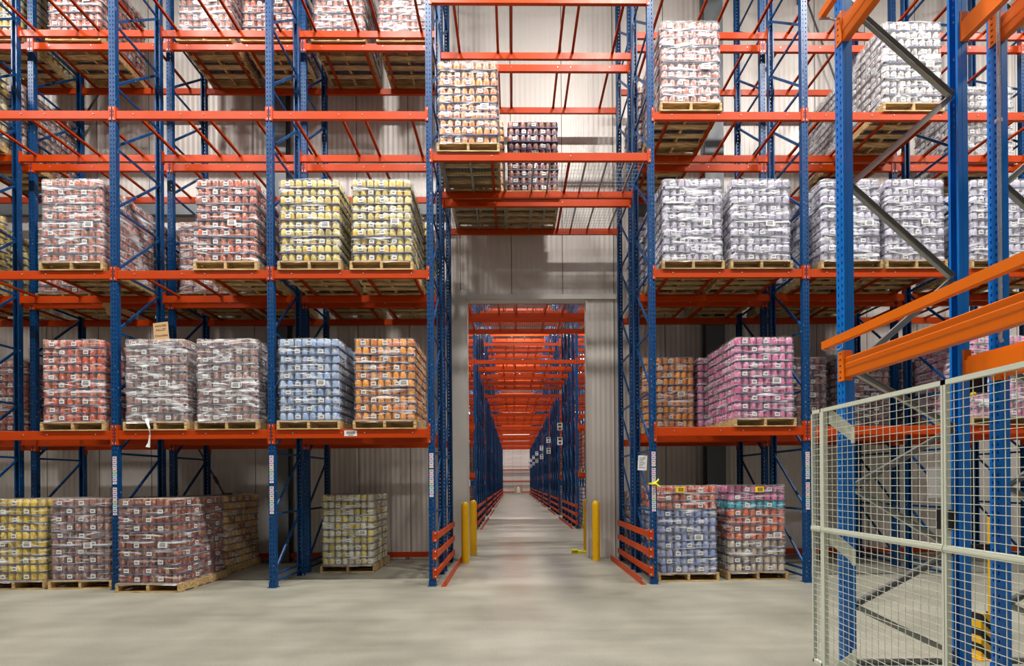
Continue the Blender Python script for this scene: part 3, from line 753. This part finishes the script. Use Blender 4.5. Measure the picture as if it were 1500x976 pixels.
o = put('notice_sheet', m.mesh('notice_sheet', [WHITE, INK]), None, (2.185, 8.36, 2.08), (0, R(3), R(-6)))
tag(o, 'white notice sheet hung inside the frame right of the tunnel', 'notice')

# ------------------------------------------------------------------ foreground rack on the right
FX, FY, FD = 2.757, 4.155, 1.045
P2 = post_mesh(9.6, hole=(.010, .026), pitch=.0635, mats=[BLUE2]); B2 = base_mesh(BLUE2)
LN = [.60, 1.59, 2.58, 4.12, 5.64, 7.2, 8.8]; RN = [.17, 1.05, 2.08, 3.34, 4.87, 6.4, 8.0]
def cbar(m, p, q, w=.05, h=.035):
    p = Vector(p); q = Vector(q); d = (q-p).normalized(); up = Vector((0, 1, 0)); c = up.cross(d).normalized()
    m.bar(p+up*(w/2), q+up*(w/2), h, .004, up=(0, 1, 0)); 
    for s in (-1, 1): m.bar(p+c*(s*h/2), q+c*(s*h/2), w, .003, up=tuple(c))
def fgframe(x, y, label, mirror=False):
    t = thing('upright_frame', label, 'rack frame', (x, y, 0), R(-90) if not mirror else R(90), 'bright blue foreground rack frames')
    f = put('post', P2, t); r = put('post', P2, t, (0, FD, 0), (0, 0, math.pi)); put('base_plate', B2, f); put('base_plate', B2, r)
    ks = sorted([(z, 0) for z in LN]+[(z, 1) for z in RN])
    pts = [(.085 if s == 0 else FD-.085, z) for z, s in ks]
    def br(n, a, b):
        m = MB(); p = Vector((0, a[0], a[1])); q = Vector((0, b[0], b[1])); d = (q-p).normalized(); n_ = Vector((1, 0, 0)).cross(d).normalized()
        for off, w, h in ((Vector((0, 0, 0)), .038, .003),): pass
        m.bar(p-Vector((.017, 0, 0)), q-Vector((.017, 0, 0)), .003, .045, up=tuple(n_))
        for s in (-1, 1): m.bar(p+n_*(s*.022), q+n_*(s*.022), .036, .003, up=tuple(n_))
        put(n, m.mesh(n, [ZINC]), t)
    for a, b in zip(pts, pts[1:]): br('diagonal_brace', a, b)
    br('horizontal_brace', (.085, .12), (FD-.085, .12))
    return t
fgframe(FX, FY, 'bright blue foreground frame with galvanised zigzag braces, behind the mesh fence')
fgframe(4.06, FY, 'bright blue foreground frame at the right edge of the view')
fgframe(FX, 1.36, 'bright blue frame nearer the camera, holding the long orange beams')
fgframe(4.06, 1.36, 'bright blue frame nearer the camera, right one')
def fgbeam_mesh(L, h):
    m = MB(); m.prism([(0, -.006), (.006, 0), (.034, 0), (.034, -.03), (.055, -.03), (.055, -h), (.006, -h), (0, -h+.006), (0, -h*.62), (-.006, -h*.56), (-.006, -h*.36), (0, -h*.3)], -L, 0, 0, ax=1)
    return m.mesh('load_beam', [ORANGE2])
def fgconn_mesh(s):
    m = MB(); m.box(-.004, .06, min(0, s*.006), max(0, s*.006), -.19, .06); m.box(-.012, -.002, min(-s*.07, s*.006)+.0, max(-s*.07, s*.006), -.19, .06)
    m.box(-.003, .055, min(s*.006, s*.0), max(s*.006, 0), -.19, .06)
    for k in range(5): m.box(-.014, -.0115, -s*.04-.009, -s*.04+.009, -.165+k*.05, -.155+k*.05, 1)
    return m.mesh('beam_connector', [ORANGE2, DARK])
BL = FY-.05-(1.36+.05)
for z, h, nm in ((2.665, .165, 'lower'), (5.475, .19, 'upper')):
    for x, l in ((FX, 'left'), (4.06, 'right')):
        t = thing('rack_shelf', 'amber-orange %s beams of the %s foreground rack' % (nm, l), 'rack shelf', (x, FY-.05, z), 0, 'foreground rack beams')
        bmz = cached(('fg', h), lambda: fgbeam_mesh(BL, h)); c1 = cached('fc1', lambda: fgconn_mesh(1)); c2 = cached('fc2', lambda: fgconn_mesh(-1))
        a = put('load_beam', bmz, t); put('beam_connector', cached('fcA', lambda: fgconn_mesh(-1)), a); 
        put('beam_connector', cached('fcB', lambda: fgconn_mesh(1)), a, (0, -BL, 0))
        b = put('load_beam', bmz, t, (FD, -BL, 0), (0, 0, math.pi)); put('beam_connector', cached('fcA', lambda: None), b); put('beam_connector', cached('fcB', lambda: None), b, (0, -BL, 0))
for z, l in ((2.735, 'lower'), (5.475, 'upper')):
    t = thing('side_bar', 'thin amber-orange bar held off the foreground rack by a wire bracket, %s' % l, 'guard bar', (2.585, 4.12, z), 0, 'side bars')
    put('bar', MB().box(-.015, .03, -2.8, 0, 0, .062).mesh('bar', [ORANGE2]), t)
    k = MB(); k.tube([(-.005, -.02, -.004), (.06, -.02, -.006), (.12, .0, -.004), (.165, .0, .02), (.168, .0, .075)], .006, 8)
    k.tube([(-.01, -.02, -.004), (.06, -.02, -.004)], .01, 6)
    put('bracket', k.mesh('bracket', [ZINC], True), t)
# silver conduit in the flue between the foreground frames
m = MB().tube([(4.04, 4.08, 9.5), (4.04, 4.08, 2.86), (4.045, 4.09, 2.82), (4.07, 4.10, 2.79)], .014, 10)
for z in (3.4, 4.6, 5.9, 7.2): m.box(4.02, 4.062, 4.07, 4.10, z, z+.03)
tag(put('conduit', m.mesh('conduit', [paint('pale_conduit_steel', (196, 200, 206), .25, metal=.6)], True)), 'silver conduit running down the right foreground post', 'conduit')
t = thing('control_box', 'dark grey box with a yellow knob between the right foreground posts', 'control box', (3.93, 4.22, 2.39))
put('case', MB().box(-.13, .13, 0, .1, 0, .145).box(-.01, .01, -.006, 0, .0, .145).mesh('case', [BLACK]), t)
put('knob', MB().lathe(0, 0, [(.02, 0), (.02, .03), (.001, .04)], 10).mesh('knob', [YTAG]), t, (-.01, 0, -.02), (R(90), 0, 0))
tag(put('white_board', MB().box(-.085, .085, 0, .004, -.26, 0).mesh('white_board', [WHITE]), None, (3.60, 4.20, 1.755), (0, R(-2), 0)), 'blank white board behind the fence beside the blue post', 'board')
t = thing('post_protector', 'black and yellow striped column guard with a thin yellow pole', 'column guard', (4.33, 4.5, 0))
put('guard_plate', MB().prism([(-.075, 0), (.075, 0), (.075, .1), (.067, .1), (.067, .008), (-.067, .008), (-.067, .1), (-.075, .1)], 0, .42, 0, ax=2).mesh('guard_plate', [HAZARD]), t)
put('base_plate', MB().box(-.11, .11, -.03, .16, 0, .01).mesh('base_plate', [YELLOW]), t)
put('pole', MB().box(.035, .062, .02, .047, .01, 1.30).mesh('pole', [YELLOW]), t)
put('arm', MB().box(-.20, .06, .0, .02, 1.03, 1.055).box(-.02, .09, -.01, .03, .93, 1.03).mesh('arm', [BLACK]), t)

# ------------------------------------------------------------------ mesh fence
FXX = 2.60
def fence_panel(ya, yb, label, brackets=False, latch=False, tail=False):
    """panel in the plane x=FXX from y=yb (near) to ya (far)"""
    t = thing('mesh_fence_panel', label, 'mesh fence', (FXX, ya, 0), 0, 'mesh fence panels')
    L = ya-yb; zt, zm = 2.25, 1.235
    m = MB(); m.box(-.012, .018, -L, 0, zt-.03, zt).box(-.012, .018, -L, 0, .08, .11).box(-.012, .018, -.015, 0, .08, zt).box(-.012, .018, -L, -L+.015, .08, zt)
    m.box(-.012, .018, -L, -L+.022, .0, .08)
    put('panel_frame', m.mesh('panel_frame', [FENCE]), t)
    m = MB(); m.box(-.02, .02, -L, 0, zm-.018, zm+.022).box(-.024, -.02, -L, 0, zm-.006, zm+.008)
    put('middle_rail', m.mesh('middle_rail', [FENCE]), t)
    for nm, a, b, dz in (('upper', zm+.022, zt-.03, .0495), ('lower', .11, zm-.018, .0505)):
        m = MB(); n = round(L/.0625)
        for k in range(1, n): y = -L*k/n; m.bar((0, y, a), (0, y, b), .0034, .0034, up=(0, 1, 0))
        n = round((b-a)/dz)
        for k in range(1, n): z = a+(b-a)*k/n; m.bar((-.004, -L, z), (-.004, 0, z), .0034, .0034)
        put('wire_mesh', m.mesh('wire_mesh', [FENCE]), t)
    if brackets:
        m = MB()
        put('fence_post', MB().box(-.016, .016, -.034, 0, 0, zt).box(-.06, .06, -.07, .04, 0, .008).mesh('fence_post', [FENCE]), t, (.0, 0, 0))
        for z0, s in ((2.25, -1), (1.26, -1), (.10, 1)):
            b = MB(); dz = .17*s; P = [(.012, z0), (.165, z0+dz), (.165, z0+dz-.13), (.012, z0-.13)]
            i0 = len(b.v)
            for yo in (0, .004):
                for k, (x, z) in enumerate(P): b.v.append((x, -.06+yo-(x*.55), z))
            for k in range(4): b.face((k, (k+1) % 4, 4+(k+1) % 4, 4+k))
            b.face((3, 2, 1, 0)); b.face((4, 5, 6, 7))
            b.box(.15, .158, -.17, -.13, z0+dz-.13, z0+dz)
            put('bracket_plate', b.mesh('bracket_plate', [FENCE]), t)
    if latch:
        m = MB().box(-.01, .02, -L+.016, -L+.05, 1.35, 1.47).box(.0, .03, -L-.045, -L-.02, 1.35, 1.47); put('latch', m.mesh('latch', [BLACK]), t)
    return t
fence_panel(4.30, 4.165, 'narrow end strip of the pale mesh fence', brackets=False)
fence_panel(4.16, 2.975, 'pale grey-green mesh fence panel beside the nearest blue post', brackets=True, latch=True)
fence_panel(2.97, 1.75, 'pale grey-green mesh fence panel nearest the camera')

# ------------------------------------------------------------------ hall beyond the doorway
BLUEF, ORF = BLUE, ORANGE
def farframe_mesh(Hh, D=DEP):
    m = MB()
    for y, s in ((0, 1), (D, -1)):
        m.box(-.05, .05, min(y, y+s*.004), max(y, y+s*.004), 0, Hh); m.box(-.05, -.046, min(y, y+s*.08), max(y, y+s*.08), 0, Hh).box(.046, .05, min(y, y+s*.08), max(y, y+s*.08), 0, Hh)
        m.box(-.07, .07, min(y, y+s*.1), max(y, y+s*.1), 0, .01)
    for z in HZ[:-1]: m.bar((0, .07, z), (0, D-.07, z), .03, .034)
    for a, b in zip(HZ, HZ[1:-1]): m.bar((0, .07, a), (0, D-.07, b), .03, .034)
    return m.mesh('upright_frame', [BLUE])
FFM = farframe_mesh(11.6)
def farshelf_mesh(wd, n):
    m = MB()
    for y0 in (0, 1.30):
        for y in (y0, y0+DEP-.05): m.box(.006, wd-.006, y, y+.05, -.13, 0)
        for k in range(n): x = wd*(k+.5)/n+(.12 if k % 2 else -.12)*.6; m.box(x-.022, x+.022, y0+.05, y0+DEP-.05, -.034, -.004)
        for s in (0, wd):
            m.box(s-.04 if s == 0 else s-.006, s+.006 if s == 0 else s+.04, y0-.008, y0-.001, -.16, .06)
    return m.mesh('rack_shelf', [ORANGE])
FTX0, FTX1 = XS[4], XS[5]
ordn = ['nearest', 'second', 'third', 'fourth', 'fifth', 'sixth', 'farthest']
rows = [17.35+6.98*k for k in range(7)]
rails = {}
ts = farshelf_mesh(FTX1-FTX0-.1, 6); sl = farshelf_mesh(2.4, 4)
def fshelf(me, x, y, z, l):
    return tag(put('rack_shelf', me, None, (x, y, z)), l, 'rack shelf', 'orange shelves beyond the doorway')
# row right behind the wall: only its tunnel shelf shows over the doorway
for x, s in ((FTX0, 'left'), (FTX1, 'right')):
    for d, dn in ((0, 'first'), (1.3, 'second')):
        tag(put('upright_frame', FFM, None, (x, 11.55+d, 0)), 'blue frame right behind the wall, %s side, %s' % (s, dn), 'rack frame', 'blue frames beyond the doorway')
TSH = fshelf(ts, FTX0+.05, 11.55, 5.90, 'orange shelf right behind the wall, seen through the top of the doorway')
dk = MB()
for y0 in (0, 1.3):
    d_ = deck_mesh(FTX1-FTX0-.1, DEP)
    put('wire_deck', d_, TSH, (0, y0, .005))
gm = MB()
for z in (.21, .50, .79):
    gm.box(0, .03, .03, 4.9, z-.05, z+.05)
    for k in (0, 2.5): gm.box(-.045, .034, k-.012, k+.004, z-.085, z+.085)
gm.box(.16, .168, -.05, 4.95, 0, .12).box(.09, .162, -.05, 4.95, 0, .008)
gml = gm.mesh('aisle_guard', [ORANGE])
gm.v = [(-x, y, z) for x, y, z in gm.v]; gm.f = [tuple(reversed(f)) for f in gm.f]; gmr = gm.mesh('aisle_guard', [ORANGE])
tg = MB().box(-.12, .12, 0, .006, -.17, .17, 0).box(-.07, .07, -.002, 0, .04, .13, 1).box(-.05, .05, -.002, 0, -.12, -.03, 1).mesh('aisle_sign', [WHITE, INK])
SL = (1.95, 3.62, 5.88, 8.4, 10.9)
for k, y in enumerate(rows):
    nm = ordn[k]
    for d, dn in zip((0, 1.3, 2.55, 3.85), ('first', 'second', 'third', 'last')):
        for x, s in ((FTX0, 'left'), (FTX1, 'right'))+(((FTX0-2.5, 'outer left'), (FTX1+2.5, 'outer right')) if k > 0 else ()):
            tag(put('upright_frame', FFM, None, (x, y+d, 0)), 'blue frame of the %s rack beyond the doorway, %s side, %s one' % (nm, s, dn), 'rack frame', 'blue frames beyond the doorway')
    for d, dn in ((0, 'near'), (2.55, 'far')):
        for z, zn in ((5.88, 'lowest'), (8.4, 'middle'), (10.9, 'top')):
            fshelf(ts, FTX0+.05, y+d, z, 'orange %s shelf over the far aisle, %s rack beyond the doorway, %s half' % (zn, nm, dn))
        for z, zn in zip(SL, ('lowest', 'second', 'third', 'fourth', 'fifth')):
            if k > 4 and z > 9: continue
            fshelf(sl, FTX0-2.45, y+d, z, 'orange %s shelf left of the aisle, %s rack beyond the doorway, %s half' % (zn, nm, dn))
            fshelf(sl, FTX1+.05, y+d, z, 'orange %s shelf right of the aisle, %s rack beyond the doorway, %s half' % (zn, nm, dn))
    tag(put('aisle_guard', gml, None, (FTX0+.055, y, 0)), 'orange guard left of the aisle at the %s rack beyond the doorway' % nm, 'guard rail', 'orange aisle guards')
    tag(put('aisle_guard', gmr, None, (FTX1-.055, y, 0)), 'orange guard right of the aisle at the %s rack beyond the doorway' % nm, 'guard rail', 'orange aisle guards')
    for z, zn in ((4.05, 'upper'), (3.42, 'lower')):
        tag(put('aisle_sign', tg, None, (FTX1-.17, y+4.6, z)), '%s white sign on the right frames of the %s rack beyond the doorway' % (zn, nm), 'sign', 'white aisle signs')
def farload_mesh(seed):
    m = MB(); rr = random.Random(seed)
    for x in (-.48, 0, .48): m.box(x-.02, x+.02, 0, 1.2, .018, .122, 0)
    m.box(-.5, .5, 0, 1.2, .122, .14, 0).box(-.5, .5, 0, 1.2, 0, .018, 0)
    for k in range(10):
        j = rr.uniform(-.006, .006); z = .14+k*.13
        m.box(-.47+j, .47+j, .015, 1.185, z, z+.02, 2)
        m.box(-.455+j, .455+j, .03, 1.17, z+.02, z+.13, 3)
        for i in range(8): m.tube([(-.41+i*.117+j, .062, z+.02), (-.41+i*.117+j, .062, z+.12)], .055, 8, 1)
        for i in range(9):
            for s in (-1, 1): m.tube([(s*.41+j, .18+i*.117, z+.02), (s*.41+j, .18+i*.117, z+.12)], .055, 8, 1)
    me = m.mesh('pallet_load', [WOOD, M['red'], TRAY, CORE]); ca = me.color_attributes.new('tin', 'FLOAT_COLOR', 'CORNER')
    ca.data.foreach_set('color', [rr.random() for _ in range(len(me.loops)*4)]) if False else None
    buf = []
    for p in me.polygons:
        if p.index % 10 == 0: c = (rr.random(), rr.random(), .5, 1)
        buf += list(c)*p.loop_total
    ca.data.foreach_set('color', buf); return me
FLM = farload_mesh(3)
kk = ['plum', 'cocoa', 'lilac', 'rose', 'cream', 'blue2']; cn = {'plum': 'plum-brown', 'cocoa': 'brown', 'lilac': 'white', 'rose': 'salmon', 'cream': 'cream', 'blue2': 'blue'}
n = 0
for k in range(6):
    for s, x in (('left', FTX0-.62), ('right', FTX1+.62)):
        for d, dn in ((-.02, 'front'), (3.83, 'rear')):
            for z, zn in ((0, 'floor'), (1.95, 'first shelf')):
                if dn == 'rear' and zn != 'floor': continue
                if zn != 'floor' and s == 'left' and k == 0: continue
                o = put('pallet_load', FLM, None, (x, rows[k]+d, z)); c = kk[n % 6]; n += 1
                o.material_slots[1].link = 'OBJECT'; o.material_slots[1].material = M[c]
                tag(o, '%s tins %s of the far aisle, %s rack beyond the doorway, %s, %s' % (cn[c], s, ordn[k], zn, dn), 'pallet load', 'pallet loads beyond the doorway')
# far end
for z, l in ((3.25, 'upper'), (1.75, 'middle'), (.33, 'lowest')):
    tag(put('wall_guard_beam', MB().box(-6, 6, 0, .06, -.13, 0).mesh('wall_guard_beam', [ORANGE]), None, (.4, 65.85, z)), 'orange %s beam across the far end wall of the aisle' % l, 'guard beam', 'far wall beams')
t = thing('leaning_pallet', 'brown wooden pallet standing upright at the far end of the aisle', 'pallet', (.75, 65.2, 0))
m = MB()
for k in range(7): m.box(-.5, .5, 0, .02, .02+k*.16, .12+k*.16)
for x in (-.48, 0, .48): m.box(x-.02, x+.02, .02, .12, 0, 1.2)
put('boards', m.mesh('boards', [WOOD]), t); 
tag(put('white_bundle', MB().lathe(0, 0, [(.3, 0), (.34, .2), (.22, .45), (.2, .8), (.08, .95), (.001, 1.0)], 12).mesh('white_bundle', [WHITE], True), None, (.72, 64.7, 0)), 'small white bundle in front of the upright pallet at the aisle end', 'bundle')
# roof joists of the far hall
for i, y in enumerate((15.5, 23.2, 30.2, 37.2, 44.2, 51.2, 58.2)):
    m = MB(); m.box(-12, 12, -.04, .04, 12.3, 12.38).box(-12, 12, -.04, .04, 13.2, 13.3)
    for k in range(24): m.bar((-12+k, 0, 12.34), (-11.5+k, 0, 13.25), .03, .03).bar((-11.5+k, 0, 13.25), (-11+k, 0, 12.34), .03, .03)
    struct('trim_%d' % (7+i), m.mesh('roof_joist', [GREYST]), (0, y, 0))

# ------------------------------------------------------------------ lamps
LB = MB().box(-.62, .62, -.16, .16, .02, .10, 0).tube([(-.5, 0, .1), (-.5, 0, .55)], .006, 6, 0).tube([(.5, 0, .1), (.5, 0, .55)], .006, 6, 0).mesh('housing', [WHITE])
LD_ = MB().box(-.58, .58, -.13, .13, -.07, .02).mesh('diffuser', [LAMPM])
def lamp(x, y, label, power, z=12.85, glow=True):
    t = thing('ceiling_lamp', label, 'ceiling lamp', (x, y, z), 0, 'high bay ceiling lamps')
    put('housing', LB, t); put('diffuser', LD_, t)
    l = bpy.data.lights.new('lamp_light', 'AREA'); l.shape = 'RECTANGLE'; l.size = 1.3; l.size_y = .35; l.energy = power; l.color = (1, .98, .945)
    o = bpy.data.objects.new('lamp_light', l); COL.objects.link(o); o.parent = t; o.location = (0, 0, -.09)
for i, x in enumerate((-12, -7.2, -2.4, 2.4, 7.2, 12)):
    lamp(x, 5.2, 'ceiling lamp above the front floor, number %s from the left' % ('one two three four five six'.split()[i]), 1900)
    lamp(x, -2.5, 'added fill lamp behind the camera, number %s from the left' % ('one two three four five six'.split()[i]), 420)  # unseen fill row, added to lift the ambient light
for i, (x, y) in enumerate(((1.5, 32.6), (-2.3, 40.6), (-2.6, 48), (5.5, 42), (7.5, 55))):
    lamp(x, y, 'glowing lamp over the far aisle, %s' % ['straight ahead above the beams', 'upper one on the left', 'lower one on the left', 'bright one on the right', 'small one low on the right'][i], 400, 12.0)
for i, y in enumerate((15.0, 23.4, 30.3, 37.3, 44.3, 51.3, 58.3, 64.0)):
    for x, s in ((-5.5, 'left'), (.5, 'middle'), (6.5, 'right')):
        lamp(x, y, 'ceiling lamp between far racks, gap %s, %s' % ('one two three four five six seven eight'.split()[i], s), 1400)

wd = bpy.data.worlds.new('World'); scn.world = wd; wd.use_nodes = True
wd.node_tree.nodes['Background'].inputs[0].default_value = (.9, .95, 1, 1); wd.node_tree.nodes['Background'].inputs[1].default_value = .3

# ------------------------------------------------------------------ camera
cam = bpy.data.cameras.new('camera'); co = bpy.data.objects.new('camera', cam); COL.objects.link(co)
cam.sensor_width = 36; cam.lens = 732.4/1500*36; cam.shift_x = -10.4/1500; cam.shift_y = 17.5/1500+200/1500
cam.clip_start = .05; cam.clip_end = 200
yaw, roll = .0127, .0076
co.matrix_world = Matrix.Translation((0, 0, 1.66)) @ Matrix.Rotation(-yaw, 4, 'Z') @ Matrix.Rotation(R(90), 4, 'X') @ Matrix.Rotation(-roll, 4, 'Z')
scn.camera = co
scn.view_settings.view_transform = 'Standard'; scn.view_settings.look = 'None'; scn.view_settings.gamma = 1; scn.view_settings.use_curve_mapping = False
scn.view_settings.exposure = -1.42
cy = scn.cycles
cy.max_bounces = 8; cy.diffuse_bounces = 4; cy.glossy_bounces = 3; cy.transparent_max_bounces = 16; cy.transmission_bounces = 2
cy.sample_clamp_indirect = 6; cy.use_adaptive_sampling = True; cy.adaptive_threshold = .02
try: cy.use_denoising = True; cy.denoiser = 'OPENIMAGEDENOISE'
except Exception: pass
